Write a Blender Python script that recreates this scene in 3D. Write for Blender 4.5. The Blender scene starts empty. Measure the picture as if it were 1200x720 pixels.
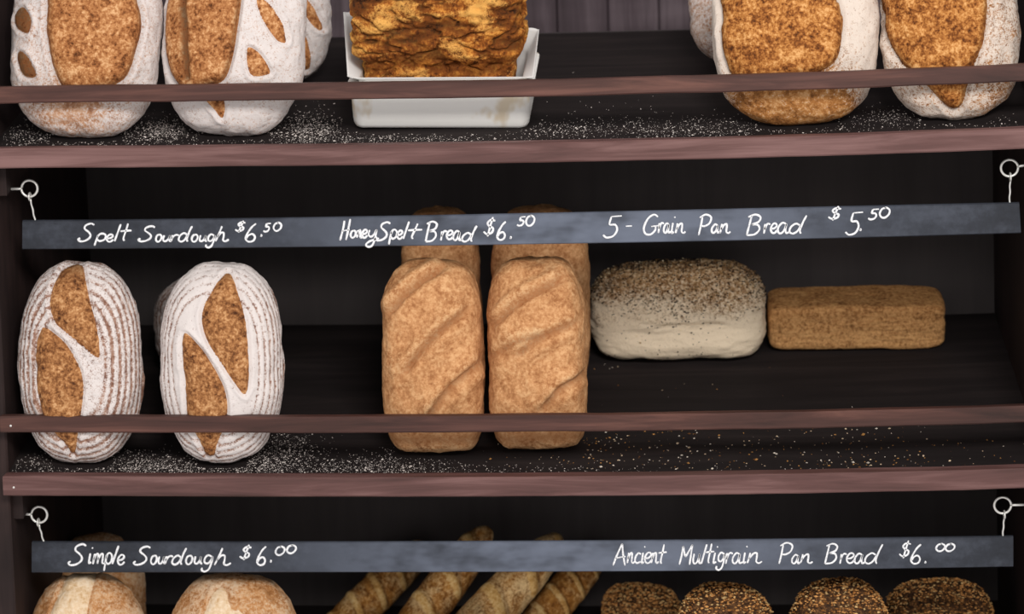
import bpy, math, random
import numpy as np
from mathutils import Vector, Euler, Matrix, noise as mn

# ------------------------------------------------------------------ camera, world, lights, exposure
SC = bpy.context.scene
SC.view_settings.view_transform = 'Standard'
SC.view_settings.look = 'None'
SC.view_settings.gamma = 1.0
SC.view_settings.use_curve_mapping = False
SC.view_settings.exposure = 0.0
COL = SC.collection

CAM = np.array([.2072, -2.5928, .7493]); YAW, PITCH, ROLL, FPX, CY = -.0774, .0886, -.0311, 2652.0, -326.15
fw = np.array([math.sin(YAW)*math.cos(PITCH), math.cos(YAW)*math.cos(PITCH), -math.sin(PITCH)])
rt = np.cross(fw, [0, 0, 1]); rt /= np.linalg.norm(rt); up = np.cross(rt, fw)
_c, _s = math.cos(ROLL), math.sin(ROLL)
rt, up = _c*rt + _s*up, -_s*rt + _c*up
cam = bpy.data.cameras.new('camera'); camo = bpy.data.objects.new('camera', cam); COL.objects.link(camo)
M = Matrix.Identity(4)
for i in range(3):
    M[i][0] = rt[i]; M[i][1] = up[i]; M[i][2] = -fw[i]; M[i][3] = CAM[i]
camo.matrix_world = M
cam.sensor_fit = 'HORIZONTAL'; cam.sensor_width = 36; cam.lens = 36*FPX/1200
cam.shift_y = CY/1200
cam.dof.use_dof = True; cam.dof.focus_distance = 2.60; cam.dof.aperture_fstop = 4.5
SC.camera = camo

W = bpy.data.worlds.new('room_light'); SC.world = W; W.use_nodes = True
W.node_tree.nodes['Background'].inputs[0].default_value = (1.0, .97, .95, 1)
W.node_tree.nodes['Background'].inputs[1].default_value = .76

def area(name, loc, target, sx, sy, power, col):
    l = bpy.data.lights.new(name, 'AREA'); l.shape = 'RECTANGLE'; l.size = sx; l.size_y = sy
    l.energy = power; l.color = col
    o = bpy.data.objects.new(name, l); COL.objects.link(o); o.location = loc
    o.rotation_euler = (Vector(target)-Vector(loc)).to_track_quat('-Z', 'Y').to_euler()
    return o
area('shop_window_light', (.75, -2.65, 1.93), (0, .1, .1), 1.0, .7, 72, (1.0, .97, .93))

# ------------------------------------------------------------------ geometry of the place
TILT = math.radians(12); TT = math.tan(TILT); CT = math.cos(TILT); ST = math.sin(TILT)
ZS = {'top': .393, 'mid': 0.0, 'low': -.393}
DEPTH = .41
XL, XR = -.614, .606
def sag(x):
    t = np.clip((np.asarray(x)-.02)/.60, -1, 1)
    return .0058*(1-t*t)*(1+.3*t)
def shelf_z(k, x, y): return ZS[k] - sag(x) + y*TT
def ray(px, py):
    d = fw + rt*(px-600)/FPX - up*(py-360-CY)/FPX
    return d/np.linalg.norm(d)
def on_y(px, py, Y):
    d = ray(px, py); return CAM + d*(Y-CAM[1])/d[1]
def on_shelf(px, py, k):
    d = ray(px, py); x = 0
    for _ in range(4):
        z0 = ZS[k]-float(sag(x)); t = (z0 + CAM[1]*TT - CAM[2])/(d[2]-d[1]*TT); x = (CAM+d*t)[0]
    return CAM+d*t
def proj(P):
    d = np.asarray(P)-CAM; z = d@fw
    return np.stack([600+FPX*(d@rt)/z, 360+CY-FPX*(d@up)/z], -1)

def L(r, g, b):
    f = lambda v: ((v/255+.055)/1.055)**2.4 if v > 10 else v/255/12.92
    return (f(r), f(g), f(b), 1)
rng = np.random.default_rng(7); random.seed(7)

# ------------------------------------------------------------------ materials
class NT:
    def __init__(s, name, rough=.7, spec=.3):
        s.m = bpy.data.materials.new(name); s.m.use_nodes = True; s.t = s.m.node_tree
        s.b = s.t.nodes['Principled BSDF']; s.b.inputs['Roughness'].default_value = rough
        s.b.inputs['Specular IOR Level'].default_value = spec
    def n(s, typ, **kw):
        nd = s.t.nodes.new(typ)
        for k, v in kw.items(): setattr(nd, k, v)
        return nd
    def put(s, sock, v):
        if hasattr(v, 'is_linked'): s.t.links.new(v, sock)
        else: sock.default_value = v
    def coord(s, scale=(1, 1, 1), kind='Object'):
        tc = s.n('ShaderNodeTexCoord'); mp = s.n('ShaderNodeMapping'); s.t.links.new(tc.outputs[kind], mp.inputs[0])
        mp.inputs['Scale'].default_value = scale; return mp.outputs[0]
    def noise(s, vec, scale, detail=3, rough=.6, dist=0):
        nd = s.n('ShaderNodeTexNoise'); s.put(nd.inputs['Vector'], vec)
        nd.inputs['Scale'].default_value = scale; nd.inputs['Detail'].default_value = detail
        nd.inputs['Roughness'].default_value = rough; nd.inputs['Distortion'].default_value = dist
        return nd.outputs[0]
    def voro(s, vec, scale, out='Distance', rnd=1):
        nd = s.n('ShaderNodeTexVoronoi'); s.put(nd.inputs['Vector'], vec); nd.inputs['Scale'].default_value = scale
        nd.inputs['Randomness'].default_value = rnd
        return nd.outputs[out]
    def math(s, op, a, b=0., c=0., clamp=False):
        nd = s.n('ShaderNodeMath', operation=op, use_clamp=clamp)
        s.put(nd.inputs[0], a); s.put(nd.inputs[1], b); s.put(nd.inputs[2], c); return nd.outputs[0]
    def step(s, v, lo, hi):
        nd = s.n('ShaderNodeMapRange', interpolation_type='SMOOTHSTEP'); s.put(nd.inputs[0], v)
        nd.inputs[1].default_value = lo; nd.inputs[2].default_value = hi; return nd.outputs[0]
    def ramp(s, v, stops):
        nd = s.n('ShaderNodeValToRGB'); s.put(nd.inputs[0], v); e = nd.color_ramp.elements
        while len(e) < len(stops): e.new(.5)
        for el, (p, c) in zip(e, stops): el.position = p; el.color = c
        return nd.outputs[0]
    def mix(s, f, a, b, mode='MIX'):
        nd = s.n('ShaderNodeMix', data_type='RGBA', blend_type=mode); s.put(nd.inputs[0], f)
        s.put(nd.inputs[6], a); s.put(nd.inputs[7], b); return nd.outputs[2]
    def attr(s, name='mask'):
        a = s.n('ShaderNodeAttribute', attribute_name=name); q = s.n('ShaderNodeSeparateColor')
        s.t.links.new(a.outputs['Color'], q.inputs[0]); return q.outputs
    def bump(s, h, strength=.3, dist=.002):
        nd = s.n('ShaderNodeBump'); nd.inputs['Strength'].default_value = strength; nd.inputs['Distance'].default_value = dist
        s.put(nd.inputs['Height'], h); s.t.links.new(nd.outputs[0], s.b.inputs['Normal'])
    def col(s, c): s.put(s.b.inputs['Base Color'], c); return s.m

def wood(name, dark, mid, light, scale=(3, 40, 40), rough=.55, bumps=.25, spec=.35):
    k = NT(name, rough, spec); v = k.coord(scale)
    a = k.noise(v, 1.5, 5, .62, .6); b = k.noise(k.coord((1.6, 9, 9)), 1.3, 3)
    f = k.math('ADD', k.math('MULTIPLY', a, .6), k.math('MULTIPLY', b, .4))
    k.bump(a, bumps, .001)
    return k.col(k.ramp(f, [(.34, dark), (.5, mid), (.66, light)]))
M_edge = wood('reddish_brown_wood', L(60, 38, 35), L(94, 64, 61), L(130, 97, 94))
M_rail = wood('worn_rail_wood', L(44, 26, 22), L(74, 46, 40), L(112, 74, 64))
M_dark = wood('dark_stained_wood', L(26, 22, 22), L(34, 29, 29), L(46, 39, 38), (2, 24, 24), .8, .2, .12)
M_back = wood('dim_back_boards', L(66, 61, 61), L(71, 66, 66), L(77, 71, 71), (24, 24, 2), .8, .2, .12)
M_side = wood('side_panel_wood', L(30, 22, 22), L(40, 30, 29), L(54, 40, 38), (30, 30, 2.5), .65, .2, .2)
M_plank = wood('grey_purple_planks', L(54, 45, 48), L(76, 65, 70), L(104, 92, 97), (26, 26, 1.6), .75, .5, .2)

def bread_mat(name, flour, skin, cut, char_and_shade=L(48, 28, 18), speck=.55, contrast=4.5, fine=1.0, bumpy=.5, spots=0):
    k = NT(name, .82, .18); v = k.coord()
    n1 = k.noise(v, 55, 4, .62, .5); n2 = k.noise(v, 230, 4, .7); n3 = k.noise(v, 620, 2, .6)
    F, C, D = k.attr()[:3]
    s = k.ramp(k.math('ADD', k.math('MULTIPLY', n1, .45), k.math('MULTIPLY', n2, .55)), [(.38, skin[0]), (.5, skin[1]), (.61, skin[2])])
    g = k.math('ADD', k.math('MULTIPLY', k.math('SUBTRACT', n2, .5), speck*2.0), k.math('MULTIPLY', k.math('SUBTRACT', n3, .5), speck*1.4*fine))
    f = k.math('ADD', k.math('MULTIPLY', k.math('SUBTRACT', k.math('ADD', F, g), .5), contrast*.45), .5, clamp=True)
    base = k.mix(f, s, flour)
    cc = k.ramp(k.math('ADD', k.math('MULTIPLY', n1, .42), k.math('MULTIPLY', n2, .58)), [(.37, cut[0]), (.455, cut[1]), (.535, cut[2]), (.63, cut[3])])
    cm = k.step(k.math('ADD', C, k.math('MULTIPLY', k.math('SUBTRACT', n2, .5), .35)), .42, .58)
    base = k.mix(cm, base, cc)
    dm = k.math('MULTIPLY', D, k.step(k.math('ADD', k.math('MULTIPLY', n2, .6), k.math('MULTIPLY', n1, .4)), .36, .56), clamp=True)
    base = k.mix(dm, base, char_and_shade)  # charred crust, and on some breads shade painted in through the same mask
    if spots:
        sp = k.step(k.voro(v, 150), .13, .10); sk = k.step(k.noise(v, 30, 1), .48, .55)
        base = k.mix(k.math('MULTIPLY', k.math('MULTIPLY', sp, sk), spots), base, char_and_shade)
    h = k.math('ADD', k.math('MULTIPLY', n2, .7), k.math('ADD', k.math('MULTIPLY', n3, .3), k.math('MULTIPLY', n1, k.math('MULTIPLY', cm, 1.2))))
    k.bump(h, bumpy, .003)
    return k.col(base)
CUT_A = [L(72, 40, 22), L(132, 84, 48), L(176, 122, 76), L(214, 166, 118)]
CUT_B = [L(78, 42, 18), L(146, 90, 50), L(184, 126, 78), L(222, 174, 126)]
CUT_C = [L(64, 32, 12), L(132, 76, 32), L(184, 122, 62), L(222, 168, 108)]
B_spelt = bread_mat('floured_spelt_crust', L(222, 213, 210), [L(112, 76, 62), L(150, 112, 94), L(184, 150, 132)], CUT_A, speck=.8, fine=1.3)
B_sour = bread_mat('floured_sourdough_crust', L(216, 207, 204), [L(150, 104, 76), L(184, 138, 106), L(206, 170, 144)], CUT_B, speck=.8, fine=1.2)
B_dark = bread_mat('dark_baked_sourdough_crust', L(218, 204, 192), [L(112, 70, 36), L(168, 112, 60), L(204, 154, 102)], CUT_C, speck=.95, fine=1.2)
B_simple = bread_mat('simple_sourdough_crust', L(206, 178, 148), [L(150, 98, 54), L(188, 134, 86), L(212, 168, 124)],
                     [L(200, 160, 116), L(220, 190, 152), L(230, 204, 172), L(236, 216, 190)], speck=.9)
B_honey = bread_mat('honey_spelt_crust', L(224, 184, 138), [L(156, 102, 62), L(194, 140, 94), L(218, 168, 120)], CUT_A, char_and_shade=L(104, 58, 32), speck=.5, bumpy=.4, spots=.4)
B_grain = bread_mat('pale_grain_crust', L(238, 218, 190), [L(104, 72, 44), L(160, 122, 82), L(206, 174, 134)], CUT_A, char_and_shade=L(44, 34, 28), speck=.8, spots=.85)
B_low = bread_mat('brown_pan_crust', L(216, 166, 110), [L(120, 76, 40), L(176, 122, 72), L(208, 156, 100)], CUT_A, speck=.6, spots=.4)
B_multi = bread_mat('dark_multigrain_crust', L(170, 120, 70), [L(46, 30, 20), L(70, 46, 28), L(104, 70, 42)], CUT_A, speck=.6)
B_bag = bread_mat('golden_baguette_crust', L(224, 190, 138), [L(110, 66, 26), L(164, 108, 48), L(198, 144, 76)],
                  [L(176, 126, 64), L(204, 156, 90), L(220, 180, 118), L(230, 200, 146)], speck=.7)
B_bake = bread_mat('golden_cheese_crust', L(226, 168, 88), [L(74, 36, 12), L(150, 84, 30), L(206, 134, 56)], CUT_C, char_and_shade=L(46, 24, 12), speck=.6, bumpy=.9)

k = NT('white_enamel', .35, .5); v = k.coord()
st = k.step(k.noise(k.coord((14, 14, 9)), 1.6, 3), .56, .68)
M_dish = k.col(k.mix(k.math('MULTIPLY', st, .55), L(250, 248, 244), L(200, 168, 104)))
k = NT('parchment', .7, .2); M_paper = k.col(L(232, 230, 228))
k = NT('slate_board', .6, .3); v = k.coord((1, 1, 1))
a = k.noise(k.coord((3, 3, 10)), 2.2, 4, .6); b = k.noise(v, 120, 4, .7)
f = k.math('ADD', k.math('MULTIPLY', a, .7), k.math('MULTIPLY', b, .3))
sx = k.n('ShaderNodeSeparateXYZ'); k.put(sx.inputs[0], v); ax = k.math('ABSOLUTE', k.math('SUBTRACT', sx.outputs[0], .07))
wiped = k.math('MULTIPLY', k.step(ax, .50, .06), k.step(k.noise(k.coord((7, 7, 16)), 1.6, 3), .22, .62))   # chalk rubbed out, mostly mid board
M_slate = k.col(k.mix(k.math('MULTIPLY', wiped, .62), k.ramp(f, [(.34, L(32, 34, 40)), (.5, L(44, 47, 55)), (.66, L(64, 68, 78))]), L(122, 130, 148)))
k = NT('chalk', .95, .0); n = k.noise(k.coord(), 900, 2)
M_chalk = k.col(k.ramp(n, [(.3, L(196, 198, 206)), (.55, L(250, 250, 252))]))
k = NT('galvanised_wire', .38, .5); k.b.inputs['Metallic'].default_value = .55; M_wire = k.col(L(228, 226, 222))
k = NT('flour', .95, 0); M_flour = k.col(L(224, 214, 208))
k = NT('crumb', .85, .1)
oi = k.n('ShaderNodeAttribute', attribute_name='tone'); M_crumb = k.col(oi.outputs['Color'])

# ------------------------------------------------------------------ object helpers
def link(name, V, F, mat, parent=None, smooth=True, attr=None, tone=None):
    me = bpy.data.meshes.new(name); me.from_pydata(np.asarray(V).tolist(), [], F if isinstance(F, list) else F.tolist())
    if smooth: me.polygons.foreach_set('use_smooth', np.ones(len(me.polygons), bool))
    if attr is not None:
        ca = me.color_attributes.new('mask', 'FLOAT_COLOR', 'POINT')
        ca.data.foreach_set('color', np.concatenate([attr, np.ones((len(attr), 1))], 1).astype(np.float32).ravel())
    if tone is not None:
        ca = me.color_attributes.new('tone', 'FLOAT_COLOR', 'POINT')
        ca.data.foreach_set('color', np.asarray(tone, np.float32).ravel())
    me.materials.append(mat); me.update()
    o = bpy.data.objects.new(name, me); COL.objects.link(o)
    if parent: o.parent = parent
    return o
def tag(o, label=None, cat=None, group=None, kind=None):
    for a, b in (('label', label), ('category', cat), ('group', group), ('kind', kind)):
        if b: o[a] = b
    return o
def empty(name, loc=(0, 0, 0)):
    o = bpy.data.objects.new(name, None); COL.objects.link(o); o.location = loc; o.empty_display_size = .02; return o

class MB:
    """collects shapes into one mesh"""
    def __init__(s): s.v = []; s.f = []
    def add(s, V, F):
        n = len(s.v); s.v += [tuple(p) for p in V]; s.f += [tuple(i+n for i in q) for q in F]
    def loft(s, rings, cap=True, close=True):
        n = len(rings[0]); V = [p for r in rings for p in r]; F = []
        for i in range(len(rings)-1):
            for j in range(n if close else n-1):
                q = (j+1) % n; F.append((i*n+j, i*n+q, (i+1)*n+q, (i+1)*n+j))
        if cap: F.append(tuple(range(n-1, -1, -1))); F.append(tuple((len(rings)-1)*n+j for j in range(n)))
        s.add(V, F)
    def tube(s, pts, r, seg=10, closed=False):
        pts = [Vector(p) for p in pts]; N = len(pts); rings = []; ref = None
        for i, p in enumerate(pts):
            t = (pts[(i+1) % N]-pts[i-1]) if closed else (pts[min(i+1, N-1)]-pts[max(i-1, 0)])
            t.normalize()
            if ref is None: ref = t.orthogonal().normalized()
            ref = (ref - t*ref.dot(t)).normalized(); bn = t.cross(ref)
            rr = r[i] if isinstance(r, (list, tuple)) else r
            rings.append([p+(ref*math.cos(a)+bn*math.sin(a))*rr for a in (2*math.pi*j/seg for j in range(seg))])
        if closed: rings.append(rings[0])
        s.loft(rings, cap=not closed)
    def build(s, name, mat, parent=None, smooth=True, off=(0, 0, 0)):
        return link(name, np.array([tuple(p) for p in s.v])-np.array(off), s.f, mat, parent, smooth)
def bar(x0, x1, y0, y1, z0, z1, nx=60, bev=.0016, sagged=True, wob=.0, lift=lambda x: 0):
    """long bevelled board along x, following the sag of the shelves"""
    m = MB(); rings = []
    sec = [(y0+bev, z0), (y1-bev, z0), (y1, z0+bev), (y1, z1-bev), (y1-bev, z1), (y0+bev, z1), (y0, z1-bev), (y0, z0+bev)]
    for i in range(nx+1):
        x = x0+(x1-x0)*i/nx; dz = (-float(sag(x)) if sagged else 0)+lift(x)
        w = wob*(mn.noise(Vector((x*9, z0*7, 3.1))))
        rings.append([(x, y, z+dz+w+wob*.5*mn.noise(Vector((x*40, y*90, z*90)))) for y, z in sec])
    m.loft(rings); return m

# ------------------------------------------------------------------ wall behind and bread rack
def planks():
    m = MB(); x = -2.6; zlo, zhi = -1.2, 1.7
    while x < 2.6:
        w = .071; g = .0022
        sec = [(x+g, .545), (x+w-g, .545), (x+w, .549), (x+w, .57), (x, .57), (x, .549)]
        m.loft([[(a, b, z) for a, b in sec] for z in np.linspace(zlo, zhi, 4)]); x += w
    return m
wb = planks().build('wall_back', M_plank, smooth=False); tag(wb, 'grey purple wall of upright planks behind the rack', 'wall', kind='structure')

rack = empty('bread_rack', (0, .2, -.62))
tag(rack, 'dark stained wooden bakery rack of sloping shelves with reddish guard rails', 'rack')
ro = (0, .2, -.62)
for s, x0, x1 in ((-1, XL-.03, XL), (1, XR, XR+.03)):
    m = MB(); b = .002
    sec = [(x0+b, 0), (x1-b, 0), (x1, b), (x1, .44), (x0, .44), (x0, b)]
    m.loft([[(x, y, z) for x, y in sec] for z in (-.62, .8)])
    m.build('side_panel', M_side, rack, False, ro)
for kk in ('low', 'mid', 'top'):
    z = ZS[kk]; m = MB(); rings = []
    for i in range(81):
        x = XL+(XR-XL)*i/80
        sg = float(sag(x)); rings.append([(x, 0, z-sg), (x, DEPTH, z-sg+DEPTH*TT), (x, DEPTH, z-sg+DEPTH*TT-.018), (x, 0, z-sg-.018)])
    m.loft(rings); m.build('shelf', M_dark, rack, False, ro)
    bar(XL-.03 if kk == 'top' else XL-.001, XR+.03, -.02, 0, z-.0225, z+.001, wob=.0006).build('shelf_edge', M_edge, rack, False, ro)
    bar(XL-.03 if kk == 'top' else XL-.001, XR+.03, -.019, -.006, z+.0735-.0195, z+.0735, wob=.0008).build('guard_rail', M_rail, rack, False, ro)
    for x0, x1 in ((XL, XL+.012), (XR-.012, XR)):
        m = MB(); sec = [(.012, z-.060), (.38, z-.060+.368*TT), (.38, z-.026+.368*TT), (.012, z-.026)]
        m.loft([[(x, y, q) for y, q in sec] for x in (x0, x1)]); m.build('shelf_cleat', M_side, rack, False, ro)
    # nail heads on the end of the rail and the edge board
    for zz in (z+.0735-.011, z-.012):
        px = XL-.012 if kk != 'mid' else XL+.012
        for xx in (px,):
            m = MB(); y = -.0195 if zz < z else -.0188
            m.loft([[(xx+r*math.cos(a), y-d, zz+r*math.sin(a)) for a in np.linspace(0, 2*math.pi, 10, False)] for r, d in ((.0014, -.002), (.0014, .0006), (.0008, .001))])
            m.build('nail', M_wire, rack, True, ro)
m = MB(); zt = ZS['top']+DEPTH*TT-.006
m.loft([[(x, .411, z), (x, .425, z), (x, .425, -.62), (x, .411, -.62)] for x, z in ((XL, zt), (XR, zt))])
m.build('back_panel', M_back, rack, False, ro)

# ------------------------------------------------------------------ signs, wires, eye screws
SY = .030
def catmull(pts, n=5):
    P = [np.array(p, float) for p in pts]
    if len(P) < 3: return P
    P = [2*P[0]-P[1]]+P+[2*P[-1]-P[-2]]; out = []
    for i in range(1, len(P)-2):
        for t in np.linspace(0, 1, n, False):
            a, b, c, d = P[i-1], P[i], P[i+1], P[i+2]
            out.append(.5*((2*b)+(c-a)*t+(2*a-5*b+4*c-d)*t*t+(-a+3*b-3*c+d)*t**3))
    return out+[P[-2]]
# single-stroke letters; each in its own 0..1 box, x to the right, y down
G = {
 'S': [[(.95,.08),(.75,0),(.45,.1),(.38,.28),(.6,.46),(.72,.62),(.66,.8),(.4,.95),(.12,.98),(0,.88),(.12,.8)]],
 'p': [[(.35,.12),(.22,.5),(.05,1)],[(.3,.3),(.5,.05),(.8,.02),(.98,.2),(.85,.5),(.5,.62),(.26,.5)]],
 'e': [[(.1,.55),(.6,.5),(.95,.25),(.8,.02),(.45,.05),(.12,.4),(.1,.75),(.35,1),(.7,.95),(1,.7)]],
 'l': [[(1,0),(.6,.4),(.2,.8),(0,1)]],
 't': [[(.72,0),(.55,.4),(.35,.85),(.42,1)],[(.1,.45),(.5,.42),(1,.4)]],
 'o': [[(.55,0),(.2,.18),(.0,.6),(.15,.95),(.5,1),(.85,.75),(1,.35),(.85,.06),(.55,0)]],
 'u': [[(.18,.05),(.05,.6),(.12,.95),(.4,.95),(.7,.55),(.85,.05)],[(.85,.05),(.76,.55),(.8,.92),(1,.95)]],
 'r': [[(.2,.08),(.15,.5),(.02,1)],[(.12,.6),(.4,.2),(.7,.05),(1,.15)]],
 'd': [[(.62,.55),(.4,.45),(.12,.62),(.02,.88),(.2,1),(.45,.88),(.66,.58)],[(1,0),(.8,.35),(.62,.8),(.66,1)]],
 'g': [[(.85,.12),(.55,.02),(.3,.2),(.28,.45),(.5,.52),(.75,.35),(.9,.08)],[(.9,.08),(.8,.45),(.6,.85),(.3,1),(.05,.92),(.1,.78)]],
 'h': [[(.5,0),(.3,.45),(.02,1)],[(.16,.72),(.42,.45),(.62,.45),(.62,.7),(.58,.92),(.75,1),(1,.88)]],
 '$': [[(.9,.2),(.55,.15),(.3,.32),(.45,.48),(.72,.58),(.62,.8),(.25,.88),(0,.75)],[(.72,0),(.5,.5),(.3,1)]],
 '6': [[(.95,0),(.55,.22),(.15,.6),(.05,.85),(.3,1),(.7,.95),(.85,.75),(.65,.58),(.3,.65),(.1,.82)]],
 '.': [[(.3,.3),(.6,.4),(.5,.7),(.3,.5)]],
 '5': [[(1,.02),(.45,.05)],[(.45,.05),(.35,.4),(.65,.42),(.75,.65),(.55,.92),(.2,1),(0,.88)]],
 '0': [[(.65,.02),(.25,.15),(.02,.6),(.2,.95),(.55,.98),(.92,.65),(.98,.25),(.7,.02),(.5,.05)]],
 '-': [[(0,.5),(1,.4)]],
 'H': [[(.38,.08),(.25,.5),(.02,1)],[(.85,0),(.68,.5),(.5,.98)],[(.2,.56),(.8,.5)]],
 'n': [[(.22,.05),(.15,.5),(.02,1)],[(.12,.62),(.42,.15),(.65,.08),(.66,.4),(.62,.85),(.8,1),(1,.85)]],
 'y': [[(.3,.02),(.22,.3),(.4,.42),(.65,.25),(.82,0)],[(.82,0),(.72,.45),(.5,.9),(.2,1),(.02,.88),(.3,.68),(1,.5)]],
 'B': [[(.38,.05),(.22,.5),(.05,1)],[(.15,.12),(.6,0),(.92,.12),(.8,.35),(.35,.48)],[(.35,.48),(.75,.5),(.85,.72),(.55,.95),(.05,1)]],
 'a': [[(.72,.15),(.42,.05),(.1,.45),(.08,.85),(.3,.98),(.55,.7),(.75,.15)],[(.75,.12),(.68,.6),(.72,.95),(1,.85)]],
 'G': [[(.95,.12),(.7,0),(.3,.2),(.03,.65),(.12,.95),(.45,1),(.75,.8),(.8,.58)],[(.5,.6),(.98,.55)]],
 'i': [[(.55,.38),(.35,.75),(.3,1),(.7,.92)],[(.85,.0),(.95,.08)]],
 'P': [[(.32,.08),(.2,.5),(.02,1)],[(.1,.15),(.55,0),(.95,.12),(.85,.4),(.5,.55),(.24,.55)]],
 'm': [[(.18,.08),(.1,.5),(.02,1)],[(.08,.6),(.28,.15),(.42,.1),(.42,.5),(.36,.95)],[(.4,.6),(.62,.15),(.78,.1),(.76,.55),(.74,.92),(1,.9)]],
 'A': [[(0,1),(.3,.5),(.66,0)],[(.66,0),(.72,.5),(.85,1)],[(.18,.66),(.9,.58)]],
 'c': [[(.95,.18),(.6,.05),(.2,.4),(.12,.8),(.4,1),(.95,.85)]],
 'M': [[(.28,.08),(.18,.5),(0,1)],[(.28,.08),(.42,.55),(.55,.5),(.95,.02)],[(.95,.02),(.85,.5),(.74,1)]],
}
def lettering(items, ox, oy, sc, parent, off, wpx, label):
    cut = [q for q, it in enumerate(items) if it[0] == '$'][0]; words = label.split(' lettering ')[1].split(' $')
    for nm, its, txt in (('chalk_name', items[:cut], words[0]), ('chalk_price', items[cut:], '$'+words[1])):
        m = MB(); yf = SY-.0034
        for ch, x0, x1, y0, y1 in its:
            for st in G[ch]:
                pts = catmull([(ox+(x0+(x1-x0)*a)/sc, oy+(y0+(y1-y0)*b)/sc) for a, b in st], 5)
                W3 = [on_y(p[0], p[1], yf) for p in pts]; n = len(W3); rings = []
                for i, p in enumerate(W3):
                    t = W3[min(i+1, n-1)]-W3[max(i-1, 0)]; t = t/(np.linalg.norm(t)+1e-12)
                    nn = np.array([-t[2], 0, t[0]]); e = .7 if i in (0, n-1) else 1
                    w = wpx*.00060*e*(1+.28*mn.noise(Vector((p[0]*160, p[2]*160, 1))))
                    rings.append([p+nn*w, p+nn*w*.6+np.array([0, -.0004, 0]), p-nn*w*.6+np.array([0, -.0004, 0]), p-nn*w, p+np.array([0, .0006, 0])])
                m.loft(rings)
        o = m.build(nm, M_chalk, parent, True, off); o['label'] = 'white chalk writing '+txt
def price_sign(top, bot, hooks, label):
    n = 40; tx = [p[0] for p in top]; ty = [p[1] for p in top]; bx = [p[0] for p in bot]; by = [p[1] for p in bot]
    base = on_y((top[0][0]+top[-1][0])/2, (by[0]+by[-1])/2, SY); o = empty('price_sign', tuple(base)); off = tuple(base)
    fT = np.poly1d(np.polyfit(tx, ty, min(3, len(tx)-1))); fB = np.poly1d(np.polyfit(bx, by, min(3, len(bx)-1)))
    m = MB(); rings = []
    for i in range(n+1):
        t = i/n; a = tx[0]+(tx[-1]-tx[0])*t; b = bx[0]+(bx[-1]-bx[0])*t
        P = on_y(a, fT(a), SY); Q = on_y(b, fB(b), SY); d = np.array([0, .003, 0]); e = np.array([0, 0, .0012])
        rings.append([P-d-e, P-d*.5, P+d*.5, P+d-e, Q+d+e, Q+d*.5, Q-d*.5, Q-d+e])
    m.loft(rings); m.build('board', M_slate, o, False, off)
    for (a, b) in hooks:
        A = on_y(*a, SY); B = on_y(*b, SY); w = MB()
        # loop over the ring wire, twisted stem, tail pinned in front of the board
        loop = [A+np.array([.0, .0045*math.cos(q), .0045+.0045*math.sin(q)-.004]) for q in np.linspace(-math.pi/2, 1.5*math.pi, 18)]
        stem = [A+(B-A)*t+np.array([.0003*math.sin(t*14), .0003*math.cos(t*14), 0]) for t in np.linspace(0.05, 1, 16)]
        w.tube(loop+stem+[B+np.array([0, -.001, -.004])], .0011, 8); w.build('hanging_wire', M_wire, o, True, off)
    return tag(o, label, 'sign', 'slate price signs'), off

def eye_screw(ring, end, label, R=.0098):
    c = on_y(*ring, SY); e = on_y(*end, SY); s = np.sign(e[0]-c[0]); o = empty('eye_screw', tuple(c))
    m = MB(); dirx = (e-c)/np.linalg.norm(e-c); a0 = math.atan2(dirx[2], dirx[0])
    pts = [c+R*np.array([math.cos(a), 0, math.sin(a)])+np.array([0, .0012*(q/24-.5), 0]) for q, a in ((q, a0+2*math.pi*q/24*.985) for q in range(25))]
    m.tube(pts, .00145, 10); m.build('ring', M_wire, o, True, tuple(c))
    m = MB(); wall = XL+.0115 if s < 0 else XR-.0115
    e2 = np.array([wall+s*.006, SY, e[2]+(e[2]-c[2])*.5]); m.tube([c+dirx*R*.97, c+dirx*R*1.3, e2], [.0014, .0016, .0015], 10)
    m.build('shank', M_wire, o, True, tuple(c))
    tag(o, label, 'hook', 'eye screws holding the signs')
sg1, of1 = price_sign([(27,258),(400,254),(800,246),(1194,237)], [(27,292),(400,289),(800,283),(1196,273)],
    [((35,231),(41,258)), ((1184,208),(1183,238))], 'long slate price sign over the middle shelf reading Spelt Sourdough, Honey Spelt Bread and 5-Grain Pan Bread')
sg2, of2 = price_sign([(38,634.6),(400,635),(800,633),(1187,628)], [(38,671),(400,670.5),(800,669),(1187,664)],
    [((45,613),(51,635)), ((1177,604),(1175,629))], 'long slate price sign over the bottom shelf reading Simple Sourdough and Ancient Multigrain Pan Bread')
sg1['label'] = 'upper slate price sign lettered Spelt Sourdough, Honey Spelt Bread and 5-Grain Pan Bread'
sg2['label'] = 'lower slate price sign lettered Simple Sourdough and Ancient Multigrain Pan Bread'
lettering([('S',50,135,95,186),('p',128,190,145,206),('e',190,226,150,186),('l',232,264,98,184),('t',255,318,95,182),
 ('S',352,440,108,186),('o',440,468,150,186),('u',474,518,152,184),('r',515,556,150,184),('d',553,622,108,186),('o',620,650,150,186),('u',658,696,152,184),('g',688,742,148,215),('h',738,806,108,184),
 ('$',838,896,80,140),('6',888,946,95,186),('.',962,976,146,164),('5',980,1018,93,136),('0',1030,1070,90,132)], 80, 240, 4.2857, sg1, of1, 2.1, 'white chalk lettering Spelt Sourdough $6.50')
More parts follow.
